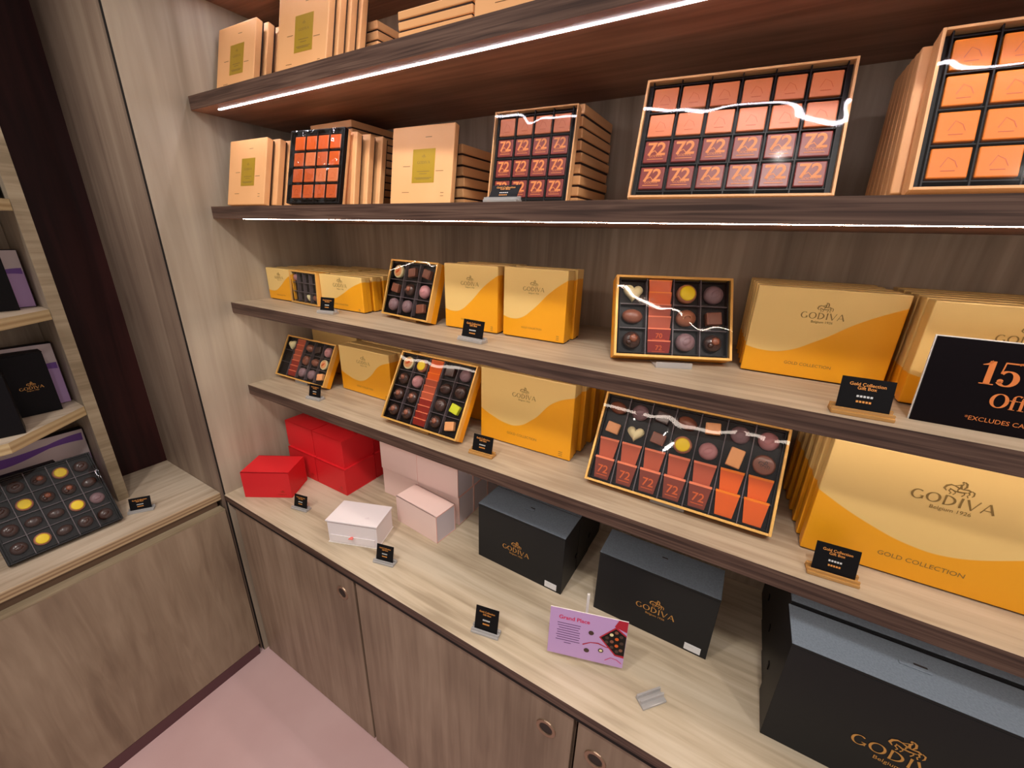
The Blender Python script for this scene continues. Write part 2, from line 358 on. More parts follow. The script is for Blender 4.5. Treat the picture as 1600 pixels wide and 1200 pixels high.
for x0, x1, lab, (gx, gz) in CAB:
    t = root('base_cabinet', (x0, -.139, 0)); tag(t, lab, 'cabinet')
    link('cabinet_body', MB().box(.0, x1-x0, .022, .5, 0.0, .752, 'wood_door').mesh('body'), t)
    d = link('door', MB().box(.002, x1-x0-.002, 0, .018, .004, .742, 'wood_door', bev=.001).box(.002, x1-x0-.002, .0, .018, .742, .7465, 'edge_green').mesh('door'), t)
    grommet(d, gx-x0, gz, 0)

# left run
t = MB().box(-.453, -.030, -2.2, FY-.001, .77, .8, 'wood_counter_left', faces={'right': 'ply_edge', 'bottom': 'dark_gap'})
tag(link('counter_top', t.mesh('counter_top')), 'pale wooden counter top at left with layered plywood edge, under the black tray', 'counter')
t = root('base_cabinet', (-.02, -2.2, 0)); tag(t, 'wooden cabinet under the left counter, dark plinth at the pink floor', 'cabinet')
link('cabinet_body', MB().box(-.43, -.02, 0, 2.03, .05, .769, 'groove_brown').mesh('body'), t)
link('door', MB().box(-.018, .02, 0, 2.036, .052, .738, 'wood_door_left', bev=.001).box(-.018, .02, 0, 2.036, .7385, .744, 'wood_edge_light').mesh('door'), t)
o = link('plinth', MB().box(-.4, .019, 0, 2.03, 0, .05, 'kick_plum').mesh('plinth'), t); o['label'] = 'dark plum plinth'

t = root('display_unit', (-.265, -.355, .8)); tag(t, 'tall wooden display unit at far left holding black and lilac boxes', 'shelving unit')
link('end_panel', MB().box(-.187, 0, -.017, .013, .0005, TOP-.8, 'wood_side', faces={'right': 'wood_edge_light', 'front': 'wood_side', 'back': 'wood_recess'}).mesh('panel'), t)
link('back_panel', MB().box(-.188, -.178, -1.8, -.018, .0005, TOP-.8, 'wood_back').mesh('panel'), t)
for zz in (.368, .681, .981):
    pts = [(-.177, -.018), (0, -.018), (.163, -.21), (.163, -1.7), (-.177, -1.7)][::-1]
    link('shelf', MB().prism(pts, -.03, 0, 'wood_counter_left', side='ply_shelf').mesh('shelf'), t, (0, 0, zz))

# ------------------------------------------------------------------ box builders
def peach_mesh(w, h, t, part):
    def f():
        b = MB()
        if part == 'lid': b.box(0, w, 0, t*.82, 0, h, 'peach_card', bev=.0022)
        if part == 'base': b.box(.0025, w-.0025, t*.82, t, .0025, h-.0025, 'base_brown')
        if part == 'label':
            b.box(w*.36, w*.72, -.0005, .0005, h*.29, h*.71, 'label_gold')
            cx = w*.54; emblem(b, cx, h*.605, w*.035, 'print_gold', -.0007); godiva_word(b, cx, h*.545, w*.2, 'print_gold', -.0007)
            text_into(b, '72%', w*.06, cx, h*.46, 'print_gold', -.0007) if False else None
            for k, ww in ((.43, .2), (.40, .12), (.35, .28), (.335, .22)): b.box(cx-w*ww/2, cx+w*ww/2, -.0007, -.0005, h*k, h*k+.0012, 'print_gold')
        if part == 'print':
            for x, z, ww in ((.26, .5, .12), (.8, .43, .12), (.6, .85, .1), (.26, .17, .12), (.86, .16, .05), (.86, .12, .05)):
                b.box(w*(x-ww/2), w*(x+ww/2), -.0003, .0002, h*z, h*z+.0011, 'print_brown')
        return b.mesh('peach_'+part)
    return cached(('peach', w, h, t, part), f)
def peach_box(loc, yaw, tilt, label, group, w=.185, h=.188, t=.0225, front=True, flat=False):
    if flat: # lying on its back, lid up
        r = root('chocolate_box', loc, yaw, 0); r.rotation_euler = (R(-90), 0, R(yaw))
    else:
        r = root('chocolate_box', (loc[0], loc[1], loc[2]+t*math.sin(R(tilt))+.0005), yaw, tilt)
    tag(r, label, 'box', group)
    for part in ('lid', 'base')+(('label', 'print') if front else ()):
        o = link(part if part != 'print' else 'lettering', peach_mesh(w, h, t, part), r)
        if part == 'label': o['label'] = 'mustard gold label'
    return r
def gold_mesh(w, h, t, part, sz):
    gw = 'gold_wave_large' if w > .3 else 'gold_wave_wide' if w > .24 else 'gold_wave'
    def f():
        b = MB(); 
        if part == 'lid': b.box(0, w, 0, t*.55, .0025, h, gw, bev=.002)
        if part == 'base': b.box(.0015, w-.0015, t*.55+.0008, t, .0035, h-.0015, gw, bev=.0015); b.box(.003, w-.003, t*.15, t*.95, 0, .004, 'base_brown')
        if part == 'logo':
            logo(b, w*.49, h*.72, w*sz, 'print_gold')
            text_into(b, 'GOLD COLLECTION', w*.036, w*.48, h*.155, 'print_gold', -.0005)
            for z in (.1, .075, .05): b.box(w*.88, w*.92, -.0004, .0001, h*z, h*z+.0012, 'print_gold')
        if part == 'emblem': k = w*sz/5.6; emblem(b, w*.49+w*sz*.02, h*.72+k*.78, k*1.25, 'print_gold', -.0006)
        return b.mesh('gold_'+part)
    return cached(('gold', w, h, t, part, sz), f)
def gold_box(loc, yaw, w, h, t, label, group=None, front=True, sz=.3, tilt=0):
    r = root('chocolate_box', (loc[0], loc[1], loc[2]+t*math.sin(R(tilt))+.0003), yaw, tilt); tag(r, label, 'box', group)
    link('lid', gold_mesh(w, h, t, 'lid', sz), r); link('base', gold_mesh(w, h, t, 'base', sz), r)
    if front: link('lettering', gold_mesh(w, h, t, 'logo', sz), r); link('emblem', gold_mesh(w, h, t, 'emblem', sz), r)['label'] = 'printed rider emblem'
    return r

# chocolates: local origin at the cell centre, y towards the viewer is negative
def choc_mesh(kind, s):
    def f():
        b = MB(); sm = True
        if kind in ('round', 'round_milk', 'round_pink', 'mauve'):
            m = {'round': 'choc_dark', 'round_milk': 'choc_milk', 'round_pink': 'choc_pink', 'mauve': 'choc_mauve'}[kind]
            b.lathe([(s*.40, 0), (s*.42, s*.1), (s*.38, s*.24), (s*.26, s*.32), (s*.1, s*.35)], m)
            b.lathe([(s*.2, s*.34), (s*.17, s*.37), (s*.05, s*.385)], m, sx=1.1, sz=.7, rot=.5)
        elif kind == 'dot':
            b.lathe([(s*.42, 0), (s*.43, s*.12), (s*.40, s*.24), (s*.34, s*.26)], 'choc_light' if s > .04 else 'choc_milk')
            b.lathe([(s*.33, s*.25), (s*.33, s*.3), (s*.27, s*.315)], 'yellow_dot')
        elif kind == 'tartlet':
            b.lathe([(s*.38, 0), (s*.43, s*.2), (s*.4, s*.26)], 'choc_white'); b.lathe([(s*.34, s*.26), (s*.3, s*.29), (s*.1, s*.3)], 'caramel')
            b.lathe([(s*.14, s*.3), (s*.1, s*.34), (s*.02, s*.35)], 'foil_rust', sx=1.5, sz=.6, rot=.7)
        elif kind == 'oval':
            b.lathe([(s*.36, 0), (s*.38, s*.12), (s*.3, s*.26), (s*.12, s*.32)], 'choc_milk', sx=1.2, sz=.85, rot=-.2)
        elif kind == 'oval_dark':
            b.lathe([(s*.36, 0), (s*.38, s*.12), (s*.3, s*.26), (s*.12, s*.32)], 'choc_dark', sx=1.15, sz=.9, rot=.2)
        elif kind == 'heart':
            pts = [(s*.42*math.sin(t_)**3*1.0, s*.026*(13*math.cos(t_)-5*math.cos(2*t_)-2*math.cos(3*t_)-math.cos(4*t_))) for t_ in [2*math.pi*i/28 for i in range(28)]]
            vs = []; n = len(pts)
            for k, h in ((1, 0), (1.02, s*.12), (.85, s*.26), (.4, s*.32)): vs += [(x*k, -h, z*k) for x, z in pts]
            fs = [(k*n+i, k*n+(i+1) % n, (k+1)*n+(i+1) % n, (k+1)*n+i) for k in range(3) for i in range(n)]+[tuple(3*n+i for i in range(n))]
            b.add(vs, fs, 'choc_white')
        elif kind == 'shell':
            b.lathe([(s*.4, 0), (s*.42, s*.12), (s*.36, s*.25), (s*.18, s*.36)], 'choc_light', sx=1.05, sz=.9)
            for k in range(4):
                r_ = s*(.36-.08*k); pts = ell(-s*.02, -s*.04, r_, r_*.75, -20, 190, 12)
                vs = []; 
                for x, z in pts: vs += [(x, -s*(.2+.06*k), z), (x*.9, -s*(.25+.06*k), z*.9), (x*.82, -s*(.2+.06*k), z*.82)]
                b.add(vs, [(3*i+j, 3*i+3+j, 3*i+4+j, 3*i+1+j) for i in range(12) for j in (0, 1)], 'choc_milk' if k % 2 else 'choc_white')
        elif kind == 'truffle':
            sm = True; b.lathe([(s*.34, 0), (s*.4, s*.12), (s*.34, s*.26), (s*.2, s*.34), (s*.05, s*.37)], 'choc_dark', seg=14)
            b.lathe([(s*.16, s*.3), (s*.18, s*.38), (s*.1, s*.44)], 'choc_milk', seg=9, at=(s*.05, 0, s*.05))
            b.lathe([(s*.12, s*.28), (s*.12, s*.36), (s*.06, s*.41)], 'choc_dark', seg=9, at=(-s*.17, 0, -s*.08))
        elif kind in ('square', 'square_dark', 'caramel', 'green'):
            sm = False; m = {'square': 'choc_milk', 'square_dark': 'choc_dark', 'caramel': 'caramel', 'green': 'green_sq'}[kind]
            b.box(-s*.33, s*.33, -s*.3, 0, -s*.28, s*.28, m, bev=s*.05)
            if kind != 'green': b.box(-s*.24, s*.24, -s*.315, -s*.3, -s*.19, s*.19, m, bev=s*.005)
        elif kind == 'bar':
            sm = False; b.box(-s*.3, s*.3, -s*.34, 0, -s*.44, s*.44, 'caramel', bev=s*.05)
        elif kind == 'emblem':
            b.lathe([(s*.44, 0), (s*.46, s*.12), (s*.42, s*.24), (s*.36, s*.26)], 'choc_milk'); emblem(b, 0, -s*.1, s*.28, 'choc_dark', -s*.265)
        elif kind.startswith('tile_'):
            sm = False; m, pr = {'orange': ('foil_orange2', ''), 'orange2': ('foil_orange', ''), 'rust': ('foil_rust', ''), 'salmon': ('foil_salmon', ''),
                                 'brown': ('foil_salmon', ''), 'red': ('foil_red', '72')}[kind[5:]]
            b.box(-s*.455, s*.455, -.0075, 0, -s*.44, s*.44, m, bev=.0016)
            if pr:
                text_into(b, '72', s*.72, 0, -s*.14, 'print_orange', -.0077, bold=.02)
                text_into(b, 'GODIVA', s*.13, 0, -s*.22, 'print_orange', -.0077); b.ribbon([(-.3, -.1), (-.05, .04), (.1, -.14), (.3, -.1)], .035, 'print_orange', y=-.0079, sc=s)
                b.box(-s*.3, s*.3, -.0079, -.0075, -s*.31, -s*.285, 'print_orange')
            else:
                b.ribbon([(-.18, -.12), (-.05, .16), (.12, .05), (.2, -.14)], .02, 'foil_rust' if m != 'foil_rust' else 'foil_brown', y=-.0077, sc=s)
                b.box(-s*.16, s*.16, -.0078, -.0075, -s*.24, -s*.22, 'foil_rust' if m != 'foil_rust' else 'foil_brown')
        return b.mesh('chocolate_'+kind, sm)
    return cached(('choc', kind, round(s, 4)), f)
CNAME = {'tile': 'wrapped_square', 'slab': 'wrapped_square'}
CLAB = {'dot': 'round chocolate with a yellow top', 'heart': 'white heart chocolate', 'green': 'lime green square chocolate', 'caramel': 'caramel square chocolate',
        'bar': 'caramel bar chocolate', 'emblem': 'milk chocolate disc with a rider emblem', 'tartlet': 'white cup chocolate with caramel filling', 'shell': 'striped swirl chocolate'}
def slab_mesh(w, h, m, pr, taper):
    def f():
        b = MB(); t = .0045; k = taper
        vs = [(-w/2*k, 0, -h/2), (w/2*k, 0, -h/2), (w/2, 0, h/2), (-w/2, 0, h/2), (-w/2*k, t, -h/2), (w/2*k, t, -h/2), (w/2, t, h/2), (-w/2, t, h/2)]
        b.add(vs, [(0, 1, 2, 3), (5, 4, 7, 6), (1, 5, 6, 2), (4, 0, 3, 7), (4, 5, 1, 0)], m); b.add([vs[3], vs[2], vs[6], vs[7]], [(0, 1, 2, 3)], 'foil_edge' if m != 'foil_orange' else 'foil_orange2')
        b.add([(-w/2*.99, -.0004, h*.41), (w/2*.99, -.0004, h*.41), (w/2, -.0004, h/2), (-w/2, -.0004, h/2)], [(0, 1, 2, 3)], 'foil_edge' if m != 'foil_orange' else 'foil_orange2')
        if pr: text_into(b, pr, h*.5, 0, -h*.22, 'foil_rust', -.0003, bold=.01); b.box(-w*.28, w*.28, -.0003, 0, -h*.34, -h*.31, 'foil_rust')
        return b.mesh('wrapped_square')
    return cached(('slab', round(w, 4), round(h, 4), m, pr, taper), f)

def tray_box(loc, yaw, tilt, w, h, t, cols, rows, grid, label, frame='gold_frame', body='amber_card', rim=.005, film='film', group=None,
             colw=None, slabs=None, shelfz=None, name='chocolate_tray', walls=True, deep=.011):
    """open-fronted box: outer case, dark insert with cells, the chocolates, clear film. grid[row from top][col]"""
    z = (shelfz if shelfz is not None else loc[2])+t*math.sin(R(tilt))+.0008
    r = root(name, (loc[0], loc[1], z), yaw, tilt); tag(r, label, 'box of chocolates', group)
    c = MB()
    c.box(0, w, deep+.002, t, 0, h, body, bev=.0012)
    for a in ((0, rim, 0, h), (w-rim, w, 0, h), (rim, w-rim, 0, rim), (rim, w-rim, h-rim, h)): c.box(a[0], a[1], 0, deep+.002, a[2], a[3], frame, bev=.0006)
    link('case', c.mesh('case'), r)
    ins = MB().box(rim, w-rim, deep, deep+.0018, rim, h-rim, 'tray_black')
    iw, ih = w-2*rim, h-2*rim; pad = .004 if walls else .008
    cw = colw or [1/cols]*cols; xs = [0]
    for q in cw: xs.append(xs[-1]+q)
    X = lambda u: rim+pad+u*(iw-2*pad); Zr = lambda v: rim+pad+v*(ih-2*pad)
    for i in range(cols+1): ins.box(X(xs[i])-.0009, X(xs[i])+.0009, .0025, deep, rim, h-rim, 'tray_wall' if walls and 0 < i < cols else 'tray_black')
    slabcols = {s_[0] for s_ in (slabs or [])}
    for j in range(rows+1):
        for i in range(cols):
            if i in slabcols and 0 < j < rows and not grid: continue
            if grid and grid[min(j, rows-1)][i] is None and 0 < j < rows and i in slabcols: continue
            ins.box(X(xs[i]), X(xs[i+1]), .004, deep, Zr(j/rows)-.0008, Zr(j/rows)+.0008, 'tray_wall' if walls and 0 < j < rows else 'tray_black')
    link('insert', ins.mesh('insert'), r)
    for j in range(rows):
        for i in range(cols):
            k = grid[j][i]
            if not k: continue
            cx = (X(xs[i])+X(xs[i+1]))/2; cz = (Zr(1-j/rows)+Zr(1-(j+1)/rows))/2; pw = X(xs[i+1])-X(xs[i]); ph = Zr(1/rows)-Zr(0)
            tile = k.startswith('tile'); s = min(pw, ph)*(1 if tile else .92)
            o = link('wrapped_square' if tile else 'chocolate', choc_mesh(k, s), r, (cx, deep-.0004, cz), (0, 0 if tile else random.uniform(-.25, .25), 0))
            if tile: o.scale = (pw/s*.95, 1, ph/s*.95)
            if k in CLAB: o['label'] = CLAB[k]
            if k == 'tile_red': o['label'] = 'dark red square printed with an orange 72'
            elif tile: o['label'] = 'orange wrapped square'
    for s_ in (slabs or []):
        ci, z0, z1, cl, taper = s_; n = len(cl); cx = (X(xs[ci])+X(xs[ci+1]))/2; pw = (X(xs[ci+1])-X(xs[ci]))*.86
        pitch = (Zr(z1)-Zr(z0))/n
        for q, (m, pr) in enumerate(cl): # from the top down, each leaning back over the next
            hh = pitch*1.12; cz = Zr(z1)-pitch*(q+.5)
            o = link('wrapped_square', slab_mesh(pw, hh, m, pr, taper), r, (cx, .0045, cz), (R(9), 0, 0)); o['label'] = 'small square chocolate standing on edge in its wrapper'
    fm = MB(); fm.quad((.001, -.0012, .001), (w-.001, -.0012, .001), (w-.001, -.0012, h-.001), (.001, -.0012, h-.001), film)
    o = link('clear_film', fm.mesh('clear_film'), r); o['label'] = 'crinkled clear wrapping'
    return r
def easel(loc, yaw, label, w=.07, amber=False, lip=.0, tilt=25, depth=.05):
    """small clear stand: foot, leaning back plate and front lip"""
    r = root('display_easel', loc, yaw); tag(r, label, 'display stand')
    a = 'acrylic_amber_reflect' if amber else 'acrylic'
    link('foot', MB().box(-w/2, w/2, -.012, depth, .0003, .003, a).mesh('foot'), r)
    link('lip', MB().box(-w/2, w/2, -.014, -.0115, .0003, .012, a).mesh('lip'), r)
    return r

SH = dict(A=2.08, B=1.785, C=1.485, D=1.186, E=.8)
O5 = ['first', 'second', 'third', 'fourth', 'fifth', 'sixth', 'seventh', 'eighth', 'ninth', 'tenth', 'eleventh', 'twelfth']
# ------------------------------------------------------------------ shelf A (top in view)
for k in range(4):
    peach_box((.028+.004*k, .062+.031*k, 2.08), 1.5, 14, f'peach box leaning at the far left of the top shelf, {O5[k]} from the front', 'leaning peach boxes, top shelf, far left', front=(k == 0))
for k in range(4):
    peach_box((.345+.006*k, .055+.027*k, 2.08), 3, 13, f'taller peach box leaning in the second row of the top shelf, {O5[k]} from the front', 'leaning peach boxes, top shelf, second row', front=(k == 0), h=.2)
def flat_stack(x, y, z, n, yaw, what, group, w=.185, h=.185, t=.0225, pitch=None):
    pitch = pitch or t
    for k in range(n):
        # lying flat: local y (thickness) points down, so lift by the layer height
        lab = f'{what}, ' + ('topmost' if k == n-1 else 'bottom one' if k == 0 else f'{O5[k]} from the bottom')
        a = R(yaw+random.uniform(-.6, .6))
        dx, dy = random.uniform(-.0015, .0015), random.uniform(-.0015, .0015)
        peach_box((x+dx, y+dy, z+pitch*(k+1)-.0003), math.degrees(a), 0, lab, group, w=w, h=h, t=t, front=False, flat=True)
flat_stack(.40, .215, 2.08, 7, 0, 'flat peach box piled behind the taller top shelf row', 'flat stack, top shelf, left', w=.16)
flat_stack(.787, .055, 2.08, 4, 2, 'flat peach box in the front pile on the top shelf', 'flat stack, top shelf, middle', t=.0178)
peach_box((.985, .045, 2.08), 3, 6, 'large peach chocolate box standing right of the flat pile on the top shelf', None, front=True, h=.2, w=.22)

# ------------------------------------------------------------------ shelf B
for k in range(5):
    peach_box((.052+.016*k, .024+.029*k, 1.785), 2, 14, f'peach box leaning at the far left of the second shelf, {O5[k]} from the front', 'leaning peach boxes, second shelf, far left', front=(k == 0), h=.188)
T = 'tile_'
tray_box((.378, .012, 0), 8, 15.5, .186, .188, .022, 4, 4, [[T+'orange2']*4, [T+'rust', T+'salmon', T+'rust', T+'orange2'], [T+'rust', T+'rust', T+'salmon', T+'salmon'], [T+'rust']*4],
         'tray of sixteen plain orange squares, leftmost tray on the second shelf', frame='tray_black', body='peach_card', shelfz=1.785, walls=False, rim=.003, film='film_wild')
for k in range(3):
    peach_box((.385+.010*k, .060+.034*k, 1.785), 6, 12, f'peach box leaning behind the small orange tray, {O5[k]} from the tray', 'leaning peach boxes behind the small orange tray', front=False, h=.182)
flat_stack(.262, .2, 1.785, 11, 0, 'flat peach box in the tallest pile, second shelf', 'tall flat pile, second shelf', pitch=.0217, t=.0216)
peach_box((.66, .12, 1.785), 4.5, 10, 'single upright peach chocolate box with a yellow label at the middle of the second shelf', None, w=.189, h=.187)
flat_stack(.653, .205, 1.785, 6, 0, 'flat peach box in the short pile, second shelf', 'short flat pile, second shelf', t=.0252)
tray_box((.972, .112, 0), 4.5, 11, .189, .19, .022, 4, 4, [[T+'salmon']*4]+[[T+'red']*4]*3,
         'tray of sixteen squares, one salmon row above three dark red rows, beside the flat pile', frame='peach_card', body='peach_card', shelfz=1.785, walls=False, rim=.003)
flat_stack(.972, .197, 1.785, 9, 0, 'flat amber box piled behind the square red tray', 'flat pile behind the square tray', t=.0222)
tray_box((1.306, .058, 0), 5.7, 20.5, .302, .207, .022, 6, 4, [[T+'salmon']*6]*2+[[T+'red']*6]*2,
         'wide tray of twenty-four squares, two salmon rows above two dark red rows', frame='peach_card', body='peach_card', shelfz=1.785, walls=False, rim=.004)
tray_box((1.68, .045, 0), 3, 20, .30, .21, .026, 6, 4, [[T+'orange', T+'orange', T+'salmon', T+'salmon', T+'red', T+'red']]*4,
         'wide tray at the far right of the second shelf, bright orange squares at left', frame='peach_card', body='peach_card', shelfz=1.785, walls=False, rim=.004)
for k in range(6):
    peach_box((1.668, .078+.034*k, 1.785), 3, 19-2.2*k, f'peach box leaning behind the far right orange tray, {O5[k]} from the tray', 'leaning peach boxes behind the far right tray', w=.3, h=.2, front=False, t=.024)

# ------------------------------------------------------------------ price tags and signs
def tag_lines(b, w, h, th, m_white=True):
    text_into(b, 'Gold Collection', w*.105, w/2, h*.76, 'tag_orange', -.0006, bold=.012); text_into(b, 'Gift Box', w*.105, w/2, h*.65, 'tag_orange', -.0006, bold=.012)
    for z, ww, m in ((.42, .32, 'tag_white'), (.26, .3, 'tag_orange')):
        for i in range(5): b.box(w/2-w*ww/2+i*w*ww/5, w/2-w*ww/2+(i+.72)*w*ww/5, -.0007, -.0004, h*z, h*z+h*.06, m)
def price_tag(loc, yaw, label, w=.056, h=.046, amber=False, tilt=14, group=None):
    r = root('price_tag', loc, yaw); tag(r, label, 'price tag', group)
    def fb():
        b = MB(); m = 'acrylic_amber_reflect' if amber else 'acrylic'  # amber: gold reflection painted into the clear base
        b.box(-.006, w+.006, -.010, .016, .0003, .006, m, bev=.001); b.box(-.006, w+.006, -.006, -.002, .006, .010, m); b.box(-.006, w+.006, .006, .012, .006, .012, m)
        return b.mesh('holder')
    o = link('holder', cached(('hold', w, amber), fb), r); o['label'] = 'clear acrylic holder'
    def fc():
        b = MB().box(0, w, 0, .0012, 0, h, 'tag_black'); tag_lines(b, w, h, 0); return b.mesh('card')
    o = link('card', cached(('card', w, h), fc), r, (0, 0, .0065), (-R(tilt), 0, 0)); o['label'] = 'black card with orange lettering'
    return r
price_tag((.394, .06, 1.485), 12, 'black price tag on the third shelf before the two-piece window box at far left', w=.05, h=.042)
price_tag((.944, .048, 1.485), -3, 'black price tag on the third shelf before the first square gold box', w=.062, h=.044)
price_tag((1.673, .022, 1.485), 3, 'black price tag with a reflection-tinted amber base on the third shelf beside the discount sign', w=.064, h=.05, amber=True)
price_tag((.297, .042, 1.186), 8, 'black price tag on the fourth shelf before the far left chocolate tray', w=.05, h=.044)
price_tag((.975, .045, 1.186), 4, 'black price tag on the fourth shelf before the middle gold box', w=.058, h=.046, amber=True)
price_tag((1.712, .03, 1.186), 4, 'black price tag with a reflection-tinted amber base before the biggest gold box', w=.062, h=.052, amber=True)
price_tag((.28, -.064, .8), 12, 'black price tag on the counter beside the single red box', w=.055, h=.046)
price_tag((.716, -.087, .8), 14, 'black price tag on the counter before the white box', w=.056, h=.05)
price_tag((1.096, -.118, .8), 12, 'black price tag on the counter left of the lilac leaflet', w=.06, h=.062)
price_tag((-.15, -.376, .8), 56, 'black price tag on the left counter beside the dark chocolate tray', w=.058, h=.044)
price_tag((1.035, .022, 1.785), 4, 'grey shiny price tag on the second shelf before the tray with one salmon row', w=.062, h=.036, tilt=40)

t = root('discount_sign', (1.767, .052, 1.4853), 0, 6); tag(t, 'black discount sign with orange lettering reading 15% Off', 'sign')
b = MB().box(0, .176, 0, .0025, 0, .124, 'sign_black'); link('panel', b.mesh('panel'), t)
b = MB().box(-.0015, .1775, .0026, .005, -.0, .1255, 'white_edge'); o = link('backing', b.mesh('backing'), t); o['label'] = 'pale backing edge'
b = MB(); m = 'sign_orange'
def glyph(parts, ox, oz, k): 
    for pts, ws in parts: b.ribbon(pts, ws, m, y=-.0006, sc=k, ox=ox, oz=oz)
ONE = [([(.3, 1), (.3, 0)], .2), ([(.3, 1), (.18, .86), (.02, .82)], [.1, .08, .03]), ([(.08, .02), (.52, .02)], .04)]
FIVE = [([(.12, .98), (.62, .98)], [.06, .06]), ([(.5, .96), (.64, 1.04)], [.1, .02]), ([(.12, 1), (.08, .52)], .045), (ell(.3, .33, .26, .31, 140, -150), ellw(140, -150, .05, .2)), (ell(.12, .2, .05, .05, 0, 360, 10), .1)]
PCT = [(ell(.2, .72, .13, .24, 0, 360), ellw(0, 360, .03, .12)), (ell(.78, .26, .13, .24, 0, 360), ellw(0, 360, .03, .12)), ([(.76, 1.02), (.24, -.04)], .035)]
glyph(ONE, .053, .066, .032); glyph(FIVE, .071, .066, .032); glyph(PCT, .094, .066, .032)
OO = [(ell(.42, .5, .36, .47, 0, 360, 28), ellw(0, 360, .05, .2, 28))]
FF = [([(.22, 0), (.22, .78)], .15), (ell(.4, .8, .18, .2, 180, 40, 10), [.14, .12, .1, .07, .05, .05, .05, .06, .08, .1, .12]), ([(.04, .62), (.44, .62)], .05), ([(.1, .02), (.4, .02)], .035)]
glyph(OO, .073, .036, .02); glyph(FF, .090, .036, .02); glyph(FF, .0985, .036, .02)
text_into(b, '*EXCLUDES CAFE', .0085, .088, .014, m, -.0006)
link('lettering', b.mesh('lettering'), t)

# leaflet
t = root('leaflet_stand', (1.28, -.085, .8), 17.4, 0); tag(t, 'lilac leaflet headed Grand Place standing on the counter before the middle black box', 'sign')
link('foot', MB().box(.058, .103, .024, .062, .0003, .004, 'acrylic').mesh('foot'), t)
o = link('stick', MB().box(.078, .084, .035, .041, .0045, .160, 'white_edge').mesh('stick'), t, None, (R(-6), 0, 0)); o['label'] = 'white upright stick'
cdp = bpy.data.objects
b = MB().box(0, .17, 0, .002, 0, .127, 'lilac', faces={'top': 'white_edge'})
card = link('card', b.mesh('card'), t, (0, 0, .018), (-R(5), 0, 0))
b = MB(); text_into(b, 'Grand Place', .014, .02, .1, 'magenta', -.0004, bold=.02, align='LEFT')
for i in range(9):
    ww = [.052, .05, .044, .052, .05, .054, .05, .054, .016][i]; b.box(.044-ww/2, .044+ww/2, -.0005, 0, .088-i*.0066, .0892-i*.0066, 'print_dark')
link('lettering', b.mesh('lettering'), card)
b = MB(); y = -.0004
def poly(pts, m, yy): b.add([(x, yy, z) for x, z in pts], [tuple(range(len(pts)))], m)
poly([(.15, .1268), (.1695, .1268), (.1695, .098), (.142, .108)], 'print_red', y)
poly([(.112, .072), (.146, .108), (.1695, .09), (.1695, .028), (.15, .03)], 'print_red', y-.0001)
poly([(.116, .072), (.146, .103), (.1695, .086), (.1695, .034), (.151, .034)], 'tray_black', y-.0002)
for (x, z, m_) in ((.148, .093, 'choc_milk'), (.159, .084, 'choc_dark'), (.138, .085, 'choc_white'), (.150, .076, 'foil_orange'), (.129, .075, 'choc_dark'), (.140, .067, 'choc_milk'), (.161, .067, 'choc_dark'),
                   (.151, .058, 'foil_orange'), (.161, .048, 'choc_milk'), (.153, .043, 'choc_dark'), (.129, .063, 'choc_dark'), (.141, .052, 'choc_dark')):
    b.add([(x+px, y-.0003, z+pz) for px, pz in ell(0, 0, .0042, .0042, 0, 330, 10)], [tuple(range(11))], m_)
for x, z in ((.094, .078), (.088, .028), (.119, .036)): b.add([(x+px, y-.0003, z+pz) for px, pz in ell(0, 0, .006, .006, 0, 330, 10)], [tuple(range(11))], 'choc_dark')
b.add([(.119+px, y-.0004, .036+pz) for px, pz in ell(0, 0, .0035, .0035, 0, 330, 10)], [tuple(range(11))], 'choc_white')
b.ribbon([(.078, .042), (.095, .052), (.112, .054), (.13, .048), (.145, .05)], [.003, .002, .003, .002, .003], 'print_red', y=y-.0002)
b.ribbon([(.13, .012), (.142, .022), (.155, .02), (.166, .012)], .0015, 'magenta', y=y-.0002)
o = link('picture', b.mesh('picture'), card); o['label'] = 'printed picture of a red chocolate box'

# empty clear card holder
t = root('card_holder', (1.483, -.068, .8), 48); tag(t, 'empty clear card holder lying on the counter right of the lilac leaflet', 'card holder')
link('base', MB().box(0, .058, -.028, 0, .0003, .006, 'acrylic', bev=.001).mesh('base'), t)
link('slot_wall', MB().box(0, .058, -.006, -.002, .0062, .014, 'acrylic').mesh('wall'), t)
link('slot_wall', MB().box(0, .058, -.018, -.014, .0062, .014, 'acrylic').mesh('wall'), t)

# ------------------------------------------------------------------ shelf C
for k in range(6):
    gold_box((.016, .128+.0405*k, 1.485), 0, .15, .11, .037, f'small gold box against the side wall, third shelf, {O5[k]} from the front', 'small gold boxes by the side wall', front=(k == 0), sz=.32)
for k in range(6):
    gold_box((.17, .168+.0405*k, 1.485), 0, .137, .11, .037, f'small gold box behind the window box, {O5[k]} from the front', 'small gold boxes behind the window box', front=False)
for k in range(7):
    gold_box((.313+.001*k, .128+.0415*k, 1.485), 0, .198, .108, .033, f'small gold box right of the window box, {O5[k]} from the front', 'small gold boxes right of the window box', front=(k == 0), sz=.32)
tray_box((.152, .122, 0), -3, 3, .157, .108, .036, 4, 3, [['round_pink', None, None, None], [None, None, None, None], [None, None, 'heart', 'oval']],
         'small window box of chocolates between two rows of small gold boxes at far left', shelfz=1.485, film='film_calm', deep=.014)
tray_box((.585, .128, 0), -6.8, 18, .200, .162, .036, 3, 3, [['tartlet', 'square', 'square'], ['square', 'truffle', 'round_pink'], ['mauve', 'mauve', 'square']],
         'tilted tray of nine chocolates left of the square gold boxes on the third shelf', shelfz=1.485, deep=.014)
easel((.69, .145, 1.485), -6.8, 'small clear easel under the tilted tray of nine chocolates', amber=True)
